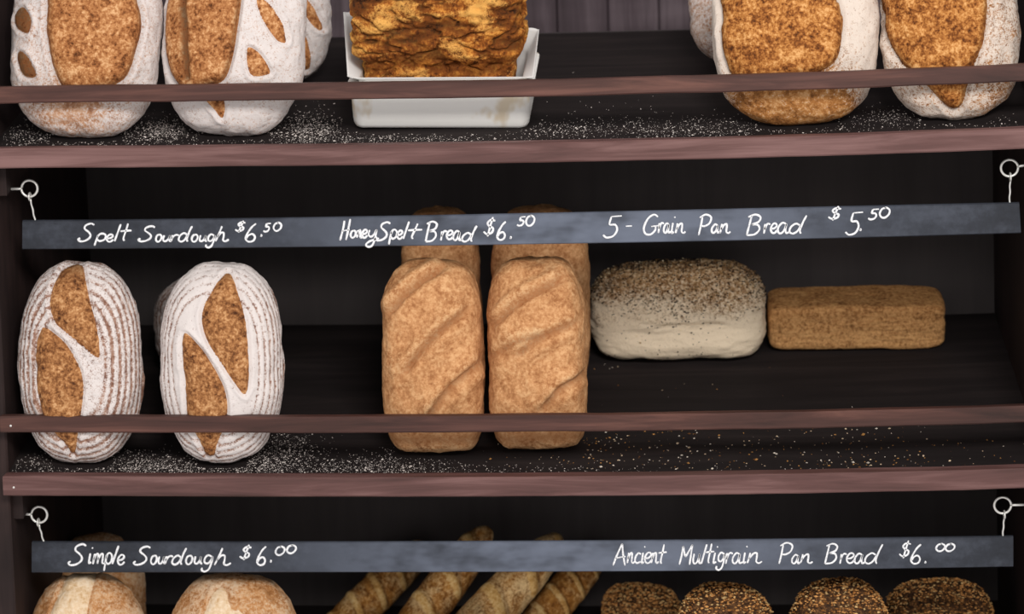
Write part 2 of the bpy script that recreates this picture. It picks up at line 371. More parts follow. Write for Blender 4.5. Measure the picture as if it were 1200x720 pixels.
lettering([('H',78,140,72,180),('o',132,158,130,166),('n',163,190,126,166),('e',188,216,126,166),('y',208,275,125,212),('S',256,336,88,182),('p',322,366,125,200),('e',365,393,130,172),('l',396,426,85,172),('t',412,492,95,172),
 ('B',505,570,85,186),('r',585,616,130,180),('e',612,646,130,174),('a',645,692,130,180),('d',690,766,106,186),('$',800,866,62,160),('6',866,914,85,177),('.',928,944,156,174),('5',968,1012,60,106),('0',1012,1056,55,106)], 380, 240, 4.2857, sg1, of1, 2.2, 'white chalk lettering Honey Spelt Bread $6.50')
lettering([('5',80,146,68,146),('-',160,182,100,112),('G',222,276,65,135),('r',274,294,92,130),('a',292,318,94,130),('i',316,334,72,130),('n',334,370,94,130),('P',415,462,65,138),('a',460,492,98,130),('n',490,528,96,130),
 ('B',582,638,65,138),('r',645,668,95,132),('e',668,692,96,130),('a',692,736,92,132),('d',734,796,68,132),('$',872,922,35,86),('5',932,994,55,136),('.',980,990,112,124),('5',1012,1050,45,82),('0',1052,1088,40,76)], 680, 230, 3.0, sg1, of1, 2.1, 'white chalk lettering 5-Grain Pan Bread $5.50')
lettering([('S',75,158,68,162),('i',158,184,82,152),('m',182,240,106,156),('p',230,268,106,185),('l',268,296,75,155),('e',290,322,115,158),('S',362,440,78,160),('o',438,464,118,156),('u',470,502,120,154),('r',500,536,118,154),('d',530,594,85,158),('o',592,620,118,156),('u',628,664,120,154),('g',658,716,115,188),('h',716,790,85,160),
 ('$',828,886,70,138),('6',903,946,78,160),('.',958,971,136,150),('0',985,1026,78,116),('0',1035,1076,72,108)], 60, 620, 3.75, sg2, of2, 2.1, 'white chalk lettering Simple Sourdough $6.00')
lettering([('A',50,95,48,118),('n',95,119,75,110),('c',118,140,76,110),('i',138,153,56,110),('e',150,173,76,110),('n',172,196,75,110),('t',192,222,50,112),('M',262,306,50,115),('u',305,331,78,112),('l',332,350,50,112),('t',344,374,48,110),('i',365,386,56,110),('g',378,411,75,132),('r',410,433,75,112),('a',430,464,76,112),('i',462,480,55,110),('n',478,526,75,110),
 ('P',580,625,45,112),('a',620,650,82,112),('n',648,688,80,110),('B',725,770,48,112),('r',775,797,78,112),('e',795,821,78,110),('a',820,856,78,112),('d',854,912,50,112),('$',965,1006,38,95),('6',1001,1036,50,112),('.',1044,1052,102,112),('0',1082,1111,48,72),('0',1112,1142,48,72)], 700, 620, 2.727, sg2, of2, 1.9, 'white chalk lettering Ancient Multigrain Pan Bread $6.00')
eye_screw((34.5,221), (16,221.5), 'metal eye screw above the left end of the upper sign')
eye_screw((1183,197), (1199,194), 'metal eye screw above the right end of the upper sign')
eye_screw((46,603.5), (27,603), 'metal eye screw above the left end of the lower sign')
eye_screw((1175,592.5), (1193,592), 'metal eye screw above the right end of the lower sign')

# ------------------------------------------------------------------ loaves
def ss(x, a, b):
    t = np.clip((x-a)/(b-a), 0, 1); return t*t*(3-2*t)
def sd_poly(U, V, poly):
    """signed distance, positive inside"""
    P = np.array(poly, float); n = len(P); d = np.full(U.shape, 1e9); ins = np.zeros(U.shape, bool)
    for i in range(n):
        a, b = P[i], P[(i+1) % n]; e = b-a; wx, wy = U-a[0], V-a[1]
        t = np.clip((wx*e[0]+wy*e[1])/(e@e+1e-12), 0, 1)
        d = np.minimum(d, np.hypot(wx-e[0]*t, wy-e[1]*t))
        c = ((a[1] > V) != (b[1] > V)); xs = (b[0]-a[0])*(V-a[1])/(b[1]-a[1]+1e-12)+a[0]
        ins ^= c & (U < xs)
    return np.where(ins, d, -d)
def smooth_poly(poly): 
    p = list(poly); return catmull([p[-1]]+p+[p[0], p[1]], 4)[4:-4]
def nz(P, s, seed):
    q = P*s+seed*3.17
    return np.array([mn.fractal(Vector(p), 1.0, 2.0, 3) for p in q.tolist()])

FOOT = {'top': [], 'mid': [], 'low': []}
LAID = {'top': [], 'mid': [], 'low': []}
def loaf(name, label, cat, group, k, box, b, mat, bb=.5, n=2.5, m=2.3, lean=8, yaw=0, paint=None, shape=None, seed=1, seg=240, rings=110, rough=.0016, slide=None, fit_h=None, roll=0):
    """box = outline in the photograph; thickness b in front of the widest section, b*bb behind it.
    The loaf is sized and slid along the sloping shelf until its outline agrees, then set down on the shelf."""
    th = np.linspace(0, math.pi, rings+1)[1:-1]; ph = np.linspace(0, 2*math.pi, seg, False)
    TH, PH = np.meshgrid(th, ph, indexing='ij'); TH = TH.ravel(); PH = PH.ravel()
    r2 = (np.abs(np.sin(TH))**m+np.abs(np.cos(TH))**m)**(-1/m); S = r2*np.sin(TH); C = r2*np.cos(TH)
    nn = n(PH) if callable(n) else n
    r1 = (np.abs(np.cos(PH))**nn+np.abs(np.sin(PH))**nn)**(-1/nn)
    ux = np.r_[0, S*r1*np.cos(PH), 0]; uz = np.r_[0, S*r1*np.sin(PH), 0]; uy = np.r_[-1, -C, 1]; rho = np.r_[0, S, 0]
    if shape: ux, uy, uz = shape(ux, uy, uz)
    N = len(ux); F = []
    R = rings-1; i = np.arange(R-1)[:, None]*seg+1; j = np.arange(seg)[None]; jn = (j+1) % seg
    Q = np.stack([i+j, i+seg+j, i+seg+jn, i+jn], -1).reshape(-1, 4)
    F = Q.tolist()+[[0, 1+q, 1+(q+1) % seg] for q in range(seg)]+[[N-1, 1+(R-1)*seg+(q+1) % seg, 1+(R-1)*seg+q] for q in range(seg)]
    a = (box[2]-box[0])/2050.; h = (box[3]-box[1])/1025.; X = on_shelf((box[0]+box[2])/2, box[3], k)[0]; s = on_shelf((box[0]+box[2])/2, box[3], k)[1]/CT+b*.6 if slide is None else slide
    rot = np.array(Euler((math.radians(-lean), math.radians(roll), math.radians(yaw)), 'XYZ').to_matrix())
    unit = np.stack([ux, uy, uz], 1)
    nd = nz(unit*np.array([1, .7, 1.4]), 1.6, seed)+.35*nz(unit*np.array([1, .7, 1.4]), 6, seed+9)
    extra = np.zeros(N); attr = np.zeros((N, 3))
    if paint:
        PX = box[0]+(ux+1)/2*(box[2]-box[0]); PY = box[3]-(uz+1)/2*(box[3]-box[1])
        extra, attr = paint(ux, uy, uz, rho, PX, PY, nd)
    dirn = unit/np.maximum(np.linalg.norm(unit, axis=1, keepdims=True), 1e-6)
    def make(a, h):
        P = np.stack([ux*a, np.where(uy < 0, uy*b, uy*b*bb), (uz+1)*h/2], 1)
        return P+dirn*(extra+nd*rough*2)[:, None]
    for it in range(14):
        P = make(a, h); Wd = P@rot.T; base = np.array([X, s*CT, 0.]); Q = Wd+base
        dz = (Q[:, 2]-shelf_z(k, Q[:, 0], Q[:, 1])).min(); base[2] = -dz; Q[:, 2] -= dz
        p = proj(Q); x0, x1, y0, y1 = p[:, 0].min(), p[:, 0].max(), p[:, 1].min(), p[:, 1].max()
        a *= (box[2]-box[0])/(x1-x0); X += ((box[0]+box[2])-(x0+x1))/2/1000.
        if slide is None: s += (y1-box[3])/520.*.8; h *= 1+.8*((box[3]-box[1])/(y1-y0)-1)
        elif fit_h: h *= 1+.8*((y1-box[1])/(y1-y0)-1)
    o = link(name, P, F, mat, attr=attr)
    low = Q[Q[:, 2]-shelf_z(k, Q[:, 0], Q[:, 1]) < .006]; FOOT[k].append((low[:, 0].min(), low[:, 0].max(), low[:, 1].min(), low[:, 1].max()))
    o.location = tuple(base); o.rotation_euler = (math.radians(-lean), math.radians(roll), math.radians(yaw))
    tag(o, label, cat, group)
    return o, Q, attr, (a, h)

def zp(lst, ox, oy, sc): return smooth_poly([(ox+x/sc, oy+y/sc) for x, y in lst])
def cutter(polys, soft=1.2, bulge=.0035, groove=.003, gw=2.2):
    """score openings: crust swells inside, a sharp lip and groove round it; distances in photo pixels"""
    def f(PX, PY, front):
        C = np.zeros(PX.shape); E = np.zeros(PX.shape)
        for p in polys:
            d = sd_poly(PX, PY, p); ins = ss(d, -soft, soft)*front
            C = np.maximum(C, ins); E += front*(bulge*ss(d, 0, 14)-groove*np.exp(-(d/gw)**2)+.0016*np.exp(-((d+4)/2.5)**2))
        return C, E
    return f
def paint_spelt(polys, base, lines, wide):
    cf = cutter(polys)
    def f(ux, uy, uz, rho, PX, PY, nd):
        front = ss(-uy, -.25, .1); C, E = cf(PX, PY, front)
        # banneton rings: follow the outline
        q = rho+.012*nd+.06*ux*0
        band = ss(q, wide, wide+.06)*(1-.6*ss(uz, .55, .95))
        w = (.5+.5*np.cos((np.arcsin(np.clip(q, 0, 1))/(math.pi/2))*2*math.pi*lines))
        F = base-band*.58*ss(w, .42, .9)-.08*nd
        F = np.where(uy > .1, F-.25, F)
        E = E+band*(-.0011)*ss(w, .3, 1)
        return E, np.stack([np.clip(F, 0, 1), C, .55*C*ss(uz, .75, 1.0)], 1)
    return f
Z7 = (0, 280, 2.571)
sp1 = [zp([(205,80),(240,68),(268,80),(295,150),(320,230),(332,300),(332,345),(310,335),(270,300),(225,265),(190,235),(172,190),(178,130)], *Z7),
       zp([(150,250),(190,270),(235,310),(270,370),(283,430),(275,500),(262,560),(240,640),(225,648),(205,610),(160,555),(140,480),(128,400),(125,320),(135,275)], *Z7)]
sp2 = [zp([(705,95),(735,140),(765,230),(775,320),(775,420),(762,462),(735,430),(690,360),(645,290),(630,230),(640,180),(670,130)], *Z7),
       zp([(575,275),(620,310),(665,370),(700,440),(708,510),(690,570),(665,620),(650,655),(625,640),(605,590),(580,540),(573,450),(572,350)], *Z7)]
g_sp = 'scored spelt sourdough loaves on the middle shelf'
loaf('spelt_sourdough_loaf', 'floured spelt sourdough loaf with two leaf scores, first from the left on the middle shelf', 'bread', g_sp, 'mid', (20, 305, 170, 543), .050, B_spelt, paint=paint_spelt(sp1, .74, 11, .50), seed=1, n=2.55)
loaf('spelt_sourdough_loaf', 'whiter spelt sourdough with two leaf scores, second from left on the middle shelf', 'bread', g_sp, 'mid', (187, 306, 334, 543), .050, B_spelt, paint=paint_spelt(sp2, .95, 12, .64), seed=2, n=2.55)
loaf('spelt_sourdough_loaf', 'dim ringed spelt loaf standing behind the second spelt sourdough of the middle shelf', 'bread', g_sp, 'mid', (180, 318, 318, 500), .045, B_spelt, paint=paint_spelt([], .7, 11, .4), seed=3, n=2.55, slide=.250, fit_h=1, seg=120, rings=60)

# --- top shelf sourdoughs
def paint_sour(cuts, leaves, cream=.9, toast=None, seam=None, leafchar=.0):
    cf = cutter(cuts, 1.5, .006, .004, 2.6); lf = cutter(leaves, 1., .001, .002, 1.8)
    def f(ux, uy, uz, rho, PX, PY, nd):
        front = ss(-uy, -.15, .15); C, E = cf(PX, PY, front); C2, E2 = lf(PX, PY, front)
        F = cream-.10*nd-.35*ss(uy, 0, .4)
        if toast is not None:
            for (tx, ty, r, am) in toast: F = F-am*np.exp(-((PX-tx)**2+(PY-ty)**2)/r**2)
        D = np.zeros(F.shape)
        for p in cuts:
            d = sd_poly(PX, PY, p); D = np.maximum(D, .5*front*np.exp(-((d-2.5)/3.2)**2))
        if seam is not None:
            ds = np.abs(sd_poly(PX, PY, seam)); D = np.maximum(D, .8*front*np.exp(-(ds/4)**2)); E = E-.004*front*np.exp(-(ds/3.5)**2)
        D = np.maximum(D, leafchar*C2)
        return E+E2, np.stack([np.clip(F, 0, 1), np.maximum(C, C2), D], 1)
    return f
Z1 = (0, 0, 3.0); Z3 = (800, 0, 3.0)
c1 = [zp([(205,-170),(192,60),(200,170),(220,270),(255,335),(310,352),(370,350),(430,330),(480,290),(510,200),(525,110),(510,20),(480,-170)], *Z1)]
l1 = [zp([(70,45),(95,38),(125,65),(138,100),(130,132),(105,128),(75,105),(62,75)], *Z1), zp([(80,200),(110,198),(140,235),(155,285),(120,285),(90,255)], *Z1)]
c2 = [zp([(620,-150),(582,30),(580,150),(600,270),(640,325),(700,350),(750,330),(810,310),(840,240),(860,120),(870,0),(850,-150)], *Z1)]
l2 = [zp([(740,370),(800,370),(810,400),(800,435),(775,410)], *Z1), zp([(925,15),(965,40),(1010,100),(1028,170),(1000,170),(960,120),(935,70)], *Z1), zp([(895,200),(935,215),(970,270),(965,290),(905,290)], *Z1)]
l3 = [zp([(1065,15),(1090,10),(1130,70),(1150,130),(1130,130),(1095,80)], *Z1), zp([(1075,150),(1095,160),(1105,220),(1095,275),(1070,275),(1065,210)], *Z1)]
ca = [zp([(150,-150),(130,80),(135,200),(160,275),(240,310),(420,300),(500,270),(545,220),(565,120),(560,60),(540,0),(500,-150)], *Z3)]
cb = [zp([(700,-150),(690,60),(700,150),(735,230),(800,290),(860,350),(910,400),(960,395),(985,320),(1015,250),(1050,170),(1068,80),(1060,-50),(1020,-150)], *Z3)]
g_so = 'large sourdough loaves on the top shelf'
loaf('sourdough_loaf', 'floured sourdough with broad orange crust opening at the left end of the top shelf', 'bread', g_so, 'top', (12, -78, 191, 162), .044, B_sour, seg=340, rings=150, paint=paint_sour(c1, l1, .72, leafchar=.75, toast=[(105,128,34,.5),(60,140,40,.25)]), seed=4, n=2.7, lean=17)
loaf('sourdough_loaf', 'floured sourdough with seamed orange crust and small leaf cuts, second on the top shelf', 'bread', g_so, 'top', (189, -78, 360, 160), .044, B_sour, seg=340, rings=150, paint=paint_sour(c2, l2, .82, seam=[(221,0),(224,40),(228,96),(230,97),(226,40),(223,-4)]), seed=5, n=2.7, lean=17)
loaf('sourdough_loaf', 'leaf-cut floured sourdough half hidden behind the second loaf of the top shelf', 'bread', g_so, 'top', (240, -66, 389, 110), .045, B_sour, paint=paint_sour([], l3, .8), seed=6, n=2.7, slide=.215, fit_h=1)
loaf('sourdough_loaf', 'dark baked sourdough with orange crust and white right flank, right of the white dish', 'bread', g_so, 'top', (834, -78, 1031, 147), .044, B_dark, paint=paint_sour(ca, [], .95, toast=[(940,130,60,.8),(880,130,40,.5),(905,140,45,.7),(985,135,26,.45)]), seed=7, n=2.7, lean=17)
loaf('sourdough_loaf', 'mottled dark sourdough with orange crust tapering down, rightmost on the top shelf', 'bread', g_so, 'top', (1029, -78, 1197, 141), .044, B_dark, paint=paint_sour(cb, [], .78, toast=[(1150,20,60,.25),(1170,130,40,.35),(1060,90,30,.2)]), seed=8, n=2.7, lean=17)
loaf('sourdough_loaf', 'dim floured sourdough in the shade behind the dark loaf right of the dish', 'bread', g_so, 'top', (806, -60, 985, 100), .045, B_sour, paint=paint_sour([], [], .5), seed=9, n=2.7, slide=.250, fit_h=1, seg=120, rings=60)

# --- honey spelt pan loaves, standing on end
def paint_honey(scores):
    def f(ux, uy, uz, rho, PX, PY, nd):
        front = ss(-uy, -.1, .35); E = np.zeros(PX.shape); D = np.zeros(PX.shape); F = .12+.14*nd
        for (xa, ya, xb, yb, A) in scores:
            a = np.array([xa, ya]); e = np.array([xb-xa, yb-ya]); ln = np.hypot(*e); e = e/ln; nrm = np.array([-e[1], e[0]])
            t = ((PX-xa)*e[0]+(PY-ya)*e[1])/ln; bow = 5*np.sin(np.clip(t, 0, 1)*math.pi)
            d = (PX-xa)*nrm[0]+(PY-ya)*nrm[1]+bow; wgt = ss(t, -.22, .1)*(1-ss(t, .9, 1.22))*front
            E += A*wgt*(.0062*np.exp(-((d+8)/7)**2)-.0060*np.exp(-((d-1)/4.)**2)+.0042*np.exp(-((d-12)/8)**2))
            D = np.maximum(D, wgt*.55*np.exp(-((d-1)/4)**2)); F = F+.22*wgt*np.exp(-((d+6)/6)**2)  # shadow line painted into each score groove, paler lip beside it
        F = F+.25*ss(-uz, .80, .98); D = np.maximum(D, .35*ss(-uz, .74, .84)*(1-ss(-uz, .84, .93)))
        return E, np.stack([np.clip(F, 0, 1), np.zeros(F.shape), D], 1)
    return f
def pan_end(ux, uy, uz):
    t = 1-.075*ss(-uz, .35, 1.0); return ux*t, uy*(1-.03*ss(-uz, .3, 1)), uz
npan = lambda PH: np.where(np.sin(PH) < 0, 6.5, 3.6)
h1 = [(462,358,520,312,1.1),(480,428,548,362,.9),(502,488,562,425,.8)]
h2 = [(585,372,660,325,1.0),(612,408,675,376,.7),(640,472,686,436,.8),(582,410,640,388,.3)]
g_ho = 'honey spelt pan loaves on the middle shelf'
loaf('honey_spelt_loaf', 'golden brown honey spelt pan loaf standing on end, left of the front pair', 'bread', g_ho, 'mid', (446, 302, 569, 531), .052, B_honey, paint=paint_honey(h1), shape=pan_end, n=npan, m=2.9, lean=6, seed=11, bb=.6)
loaf('honey_spelt_loaf', 'golden brown honey spelt pan loaf standing on end, right of the front pair', 'bread', g_ho, 'mid', (570, 300, 690, 527), .052, B_honey, paint=paint_honey(h2), shape=pan_end, n=npan, m=2.9, lean=6, seed=12, bb=.6)
loaf('honey_spelt_loaf', 'dim honey spelt loaf standing behind the left front honey spelt loaf', 'bread', g_ho, 'mid', (470, 241, 566, 470), .045, B_honey, paint=paint_honey([]), shape=pan_end, n=npan, m=2.9, lean=-3, seed=13, bb=.6, slide=.235, fit_h=1, seg=140, rings=60)
loaf('honey_spelt_loaf', 'dim honey spelt loaf standing behind the right front honey spelt loaf', 'bread', g_ho, 'mid', (575, 239, 692, 470), .045, B_honey, paint=paint_honey([]), shape=pan_end, n=npan, m=2.9, lean=-3, seed=14, bb=.6, slide=.235, fit_h=1, seg=140, rings=60)

# --- seeds
OCT_V = np.array([(1,0,0),(-1,0,0),(0,1,0),(0,-1,0),(0,0,1),(0,0,-1)], float)
OCT_F = [(0,2,4),(2,1,4),(1,3,4),(3,0,4),(2,0,5),(1,2,5),(3,1,5),(0,3,5)]
def specks(P, size, flat=.5, tones=None, rs=None):
    rs = rs or rng; n = len(P); V = OCT_V[None]*np.stack([size, size*rs.uniform(.5, .8, n), size*flat], 1)[:, None]
    a = rs.uniform(0, 6.28, n); b = rs.uniform(-.5, .5, n); ca, sa, cb, sb = np.cos(a), np.sin(a), np.cos(b), np.sin(b)
    R = np.stack([np.stack([ca, -sa*cb, sa*sb], -1), np.stack([sa, ca*cb, -ca*sb], -1), np.stack([0*a, sb, cb], -1)], 1)
    V = np.einsum('nij,nkj->nki', R, V)+P[:, None]
    F = (np.arange(n)[:, None, None]*6+np.array(OCT_F)[None]).reshape(-1, 3)
    T = None if tones is None else np.repeat(np.concatenate([tones, np.ones((n, 1))], 1), 6, 0)
    return V.reshape(-1, 3), F, T
def tones(n, cols, p):
    c = np.array([L(*q)[:3] for q in cols]); return c[rng.choice(len(cols), n, p=p)]*rng.uniform(.75, 1.15, (n, 1))
def seed_loaf(o, Q, prob, count, size, cols, p, name='seed_topping', label=None):
    """seeds stuck in the crust of a loaf, denser where prob is high"""
    idx = rng.choice(len(Q), count, p=prob/prob.sum(), replace=False)
    me = o.data; co = np.empty(len(me.vertices)*3); me.vertices.foreach_get('co', co); co = co.reshape(-1, 3)
    nr = np.empty(len(me.vertices)*3); me.vertices.foreach_get('normal', nr); nr = nr.reshape(-1, 3)
    P = co[idx]+rng.normal(0, .0009, (count, 3))*.6+nr[idx]*.0003
    sz = size*rng.uniform(.6, 1.25, count); V, F, T = specks(P, sz, .5, tones(count, cols, p))
    s = link(name, V, F, M_crumb, o, False, tone=T); s['kind'] = 'stuff'
    if label: s['label'] = label

def paint_pan(lo, hi, creases=()):
    def f(ux, uy, uz, rho, PX, PY, nd):
        F = lo+(hi-lo)*ss(uz+.3*nd, -.45, 1.0)
        E = np.zeros(PX.shape); D = np.zeros(PX.shape)
        for (x0, x1, y, am) in creases:
            wgt = ss(PX, x0, x0+15)*(1-ss(PX, x1-15, x1)); d = PY-y-1.5*np.sin(PX*.11)-2*nd
            E -= am*wgt*.0025*np.exp(-(d/2.5)**2); D = np.maximum(D, .3*am*wgt*np.exp(-(d/1.6)**2)*(uy < 0))
        return E, np.stack([np.clip(F, 0, 1), np.zeros(F.shape), D], 1)
    return f
ndome = lambda PH: np.where(np.sin(PH) < 0, 6.0, 2.9)
o, Q, at, _ = loaf('five_grain_loaf', 'pale five grain pan loaf with dark seeded top, lying right of the honey loaves', 'bread', None, 'mid', (690, 303, 898, 422), .05, B_grain, paint=paint_pan(1.0, .22, [(760,860,369,1.0),(720,800,378,.5)]),
     n=ndome, m=3.2, lean=-12, seed=15, bb=.9, shape=lambda x, y, z: (x*(1-.05*ss(-z, .3, 1)), y+.22*(z+1)*(y < .3), z))
ux = o.data
co = np.array([v.co[:] for v in ux.vertices]); hh = co[:, 2].max(); pr = ss(co[:, 2]/hh, .45, .95)**1.5+.015
pr *= (co[:, 1] < .045)
seed_loaf(o, Q, pr+1e-9, 3000, .0017, [(34,30,30),(60,48,38),(150,116,72),(222,200,164)], [.62, .18, .12, .08], label='dark and pale seeds crusted on the top')
loaf('brown_pan_loaf', 'low square brown pan loaf at the right end of the middle shelf', 'bread', None, 'mid', (898, 334, 1108, 410), .040, B_low, paint=paint_pan(.5, .35), n=9, m=9, lean=-12, seed=16, bb=.9, rough=.0008)

# --- bottom shelf
def paint_simple(polys, F0, speckle):
    cf = cutter(polys, 3., .004, .002, 2.5)
    def f(ux, uy, uz, rho, PX, PY, nd):
        front = ss(-uy, -.25, .1); C, E = cf(PX, PY, front); F = F0+speckle*nd
        return E, np.stack([np.clip(F, 0, 1), C, 0*F], 1)
    return f
ZB = (0, 440, 2.572)
s1 = [zp([(222,585),(300,590),(292,720),(285,1100),(110,1100),(172,720),(200,640)], *ZB)]
s2 = [zp([(690,620),(720,670),(770,715),(820,1050),(540,1050),(635,690)], *ZB)]
g_si = 'simple sourdough loaves on the bottom shelf'
loaf('simple_sourdough_loaf', 'golden round sourdough with cream band, left of the front pair below the lower sign', 'bread', g_si, 'low', (32, 671, 177, 900), .052, B_simple, paint=paint_simple(s1, .45, .35), seed=17, n=2.6, lean=4)
loaf('simple_sourdough_loaf', 'golden round sourdough with cream wedge score, right of the front pair below the lower sign', 'bread', g_si, 'low', (191, 671, 358, 900), .056, B_simple, paint=paint_simple(s2, .35, .35), seed=18, n=2.6, lean=4)
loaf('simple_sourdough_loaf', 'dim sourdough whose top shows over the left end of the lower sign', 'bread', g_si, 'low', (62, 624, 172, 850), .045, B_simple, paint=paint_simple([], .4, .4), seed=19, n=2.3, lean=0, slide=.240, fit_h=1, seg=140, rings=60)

g_mu = 'dark multigrain pan loaves on the bottom shelf'
for i, (bx, sl, lab) in enumerate([((788, 683, 914, 890), .10, 'seed crusted multigrain loaf, left of the front two below the price on the lower sign'),
        ((921, 677, 1047, 888), .10, 'seed crusted multigrain loaf, right of the front two below the price on the lower sign'),
        ((1036, 678, 1168, 860), .225, 'shaded multigrain loaf set back at the right end of the bottom shelf'),
        ((704, 684, 800, 860), .30, 'shaded multigrain loaf set back between the baguettes and front multigrain loaves')]):
    o, Q, at, _ = loaf('multigrain_pan_loaf', lab, 'bread', g_mu, 'low', bx, .05, B_multi, paint=paint_pan(.5, .2), n=ndome, m=2.7, lean=0, seed=20+i, bb=.7, slide=sl, fit_h=1, seg=160, rings=70)
    co = np.array([v.co[:] for v in o.data.vertices]); hh = co[:, 2].max(); pr = ss(co[:, 2]/hh, .35, .8)*(co[:, 1] < .03)+1e-9
    seed_loaf(o, Q, pr, 2000, .0026, [(206,148,88),(214,176,120),(150,100,54),(60,42,30)], [.4, .2, .25, .15], label='oat flakes and seeds crusted on the top')

def baguette(label, base, top, R, seed, flour):
    base, top = Vector(base), Vector(top); ax = top-base; Ln = ax.length; q = ax.to_track_quat('Z', 'Y')
    seg, rg = 56, 150; V = []; at = []; F = []
    for i in range(rg+1):
        t = i/rg; r = R*(max(1e-4, 1-abs(2*t-1)**7))**.55*(1-.22*abs(2*t-1)**2)
        for j in range(seg):
            a = 2*math.pi*j/seg; d = 0; c = 0
            w = (math.sin(a)+1)/2 if True else 0
            ph = (t*6.0+.30*math.sin(a-FRONT(q))+.1*math.cos(a)+seed*.37) % 1.0; fr = max(0, math.cos(a-FRONT(q)))
            sc = math.exp(-((ph-.5)/.16)**2)*min(1, fr*1.6); c = sc
            d = .0045*sc-.0035*math.exp(-((ph-.78)/.05)**2)*min(1, fr*1.5)
            nv = mn.fractal(Vector((math.cos(a)*1.5, math.sin(a)*1.5, t*14+seed)), 1, 2, 3)
            rr = r+d*(r/R)+.0012*nv
            V.append((rr*math.cos(a), rr*math.sin(a), t*Ln)); at.append((flour+.3*nv, .95 if c > .62 else c*.6, .0))
    for i in range(rg):
        for j in range(seg):
            k2 = (j+1) % seg; F.append((i*seg+j, i*seg+k2, (i+1)*seg+k2, (i+1)*seg+j))
    F.append(tuple(range(seg-1, -1, -1))); F.append(tuple(rg*seg+j for j in range(seg)))
    o = link('baguette', V, F, B_bag, attr=np.clip(np.array(at), 0, 1)); o.location = base; o.rotation_mode = 'QUATERNION'; o.rotation_quaternion = q
    # settle the heel on the shelf
    Mx = np.array(q.to_matrix()); P = np.array(V)@Mx.T+np.array(base); dz = (P[:, 2]-shelf_z('low', P[:, 0], P[:, 1])).min()
    o.location.z -= dz
    tag(o, label, 'bread', 'baguettes on the bottom shelf')
def FRONT(q):
    f = q.inverted() @ Vector((0, -1, .4)); return math.atan2(f.y, f.x)
def bag(label, pbot, ptop, yb, yt, R, seed, flour):
    """through photo points (near, far) extended down to the shelf"""
    A = on_y(*pbot, yb); B = on_y(*ptop, yt); d = (A-B); t = 1.0
    for _ in range(600):
        P = B+d*t
        if P[2] < shelf_z('low', P[0], P[1])+R*.55 or P[1] < R+.004: break
        t += .01
    baguette(label, B+d*t, B, R, seed, flour)
bag('golden baguette ending highest above the lower sign', (490, 722), (573, 612), .235, .330, .027, 1, .35)
bag('thick pale-scored baguette right of centre in the row below the lower sign', (566, 722), (657, 623), .215, .320, .031, 2, .5)
bag('shaded baguette at the left of the baguettes on the bottom shelf', (408, 722), (500, 632), .300, .372, .026, 3, .3)
bag('shaded baguette at the right of the baguettes on the bottom shelf', (636, 722), (704, 640), .305, .372, .025, 4, .2)

# ------------------------------------------------------------------ white dish, paper and baked block
A = on_shelf(412, 156, 'top'); Bp = on_shelf(620, 153, 'top')
cx = (A[0]+Bp[0])/2; wd = (Bp[0]-A[0]); y0 = (A[1]+Bp[1])/2/CT
D0 = Vector((cx, y0*CT, float(shelf_z('top', cx, y0*CT))+.0008)); DR = (TILT, math.radians(1.3), 0)
def rrect(w, d, r, z, y00=0, n=8):
    P = []
    for (sx, sy, a0) in ((1, -1, -90), (1, 1, 0), (-1, 1, 90), (-1, -1, 180)):
        for i in range(n+1):
            a = math.radians(a0+90*i/n); P.append((sx*(w/2-r)+r*math.cos(a), y00+d/2+sy*(d/2-r)+r*math.sin(a), z))
    return P
dd = .15
def rings_(w0, w1, hh, r, wall):
    R = []
    for z, gx in ((0, -.012), (.0015, -.006), (.005, -.002), (.011, 0)): R.append(rrect(w0+gx, dd*.9+gx, max(r+gx/2, .004), z, -gx/2+.006))
    for t in np.linspace(.15, 1, 8): R.append(rrect(w0+(w1-w0)*t, dd*.9+(w1-w0)*t, r, .011+(hh-.011)*t, .006-(w1-w0)*t/2))
    R.append(rrect(w1+.008, dd*.9+w1-w0+.008, r+.004, hh+.001, .002-(w1-w0)/2)); R.append(rrect(w1+.008, dd*.9+w1-w0+.008, r+.004, hh+.004, .002-(w1-w0)/2))
    R.append(rrect(w1-.004, dd*.9+w1-w0-.004, r, hh+.004, .008-(w1-w0)/2))
    for t in np.linspace(1, 0, 6): R.append(rrect(w0+(w1-w0)*t-2*wall, dd*.9+(w1-w0)*t-2*wall, max(r-wall, .003), .006+(hh-.006)*t, .006+wall-(w1-w0)*t/2))
    return R
dish = MB(); dish.loft(rings_(wd, wd+.003, .049, .014, .005)); dish = dish.build('baking_dish', M_dish)
dish.location = D0; dish.rotation_euler = DR
FOOT['top'].append((cx-wd/2-.012, cx+wd/2+.012, y0*CT-.002, y0*CT+.15))
tag(dish, 'white rectangular baking dish with brown stains on the top shelf', 'dish')
# parchment: crumpled collar between dish and bake
pm = MB(); R = []; w, d = wd-.016, dd*.9-.018
for t in np.linspace(0, 1, 22):
    ring = rrect(w+.001*t, d+.001*t, .012, 0, .015, 30); o_ = []
    for (x, y, z) in ring:
        q = float(ss(np.array(y), .02, .10)); nz_ = mn.noise(Vector((x*34, y*34, 2)))
        edge = .0060+.005*nz_+.002*mn.noise(Vector((x*90, y*90, 7))); out = .011+.004*mn.noise(Vector((x*55, y*55, 5)))
        ox_, oy_ = (0, -.8) if y < .02 else (0, .3)
        if x < -w/2+.012: edge += .046*q; out += .020*q; ox_, oy_ = -1, (-.4 if y < .03 else 0)
        if x > w/2-.012: edge += .026*q; out += .004*q; ox_, oy_ = 1, (-.4 if y < .03 else 0)
        f = max(0, t-.62)/.38
        o_.append((x+out*f*ox_+.0007*mn.noise(Vector((x*90, y*90, t*4))), y+out*f*oy_+.0007*mn.noise(Vector((y*90, x*90, t*4))), .010+.047*min(1, t/.62)+edge*f))
    R.append(o_)
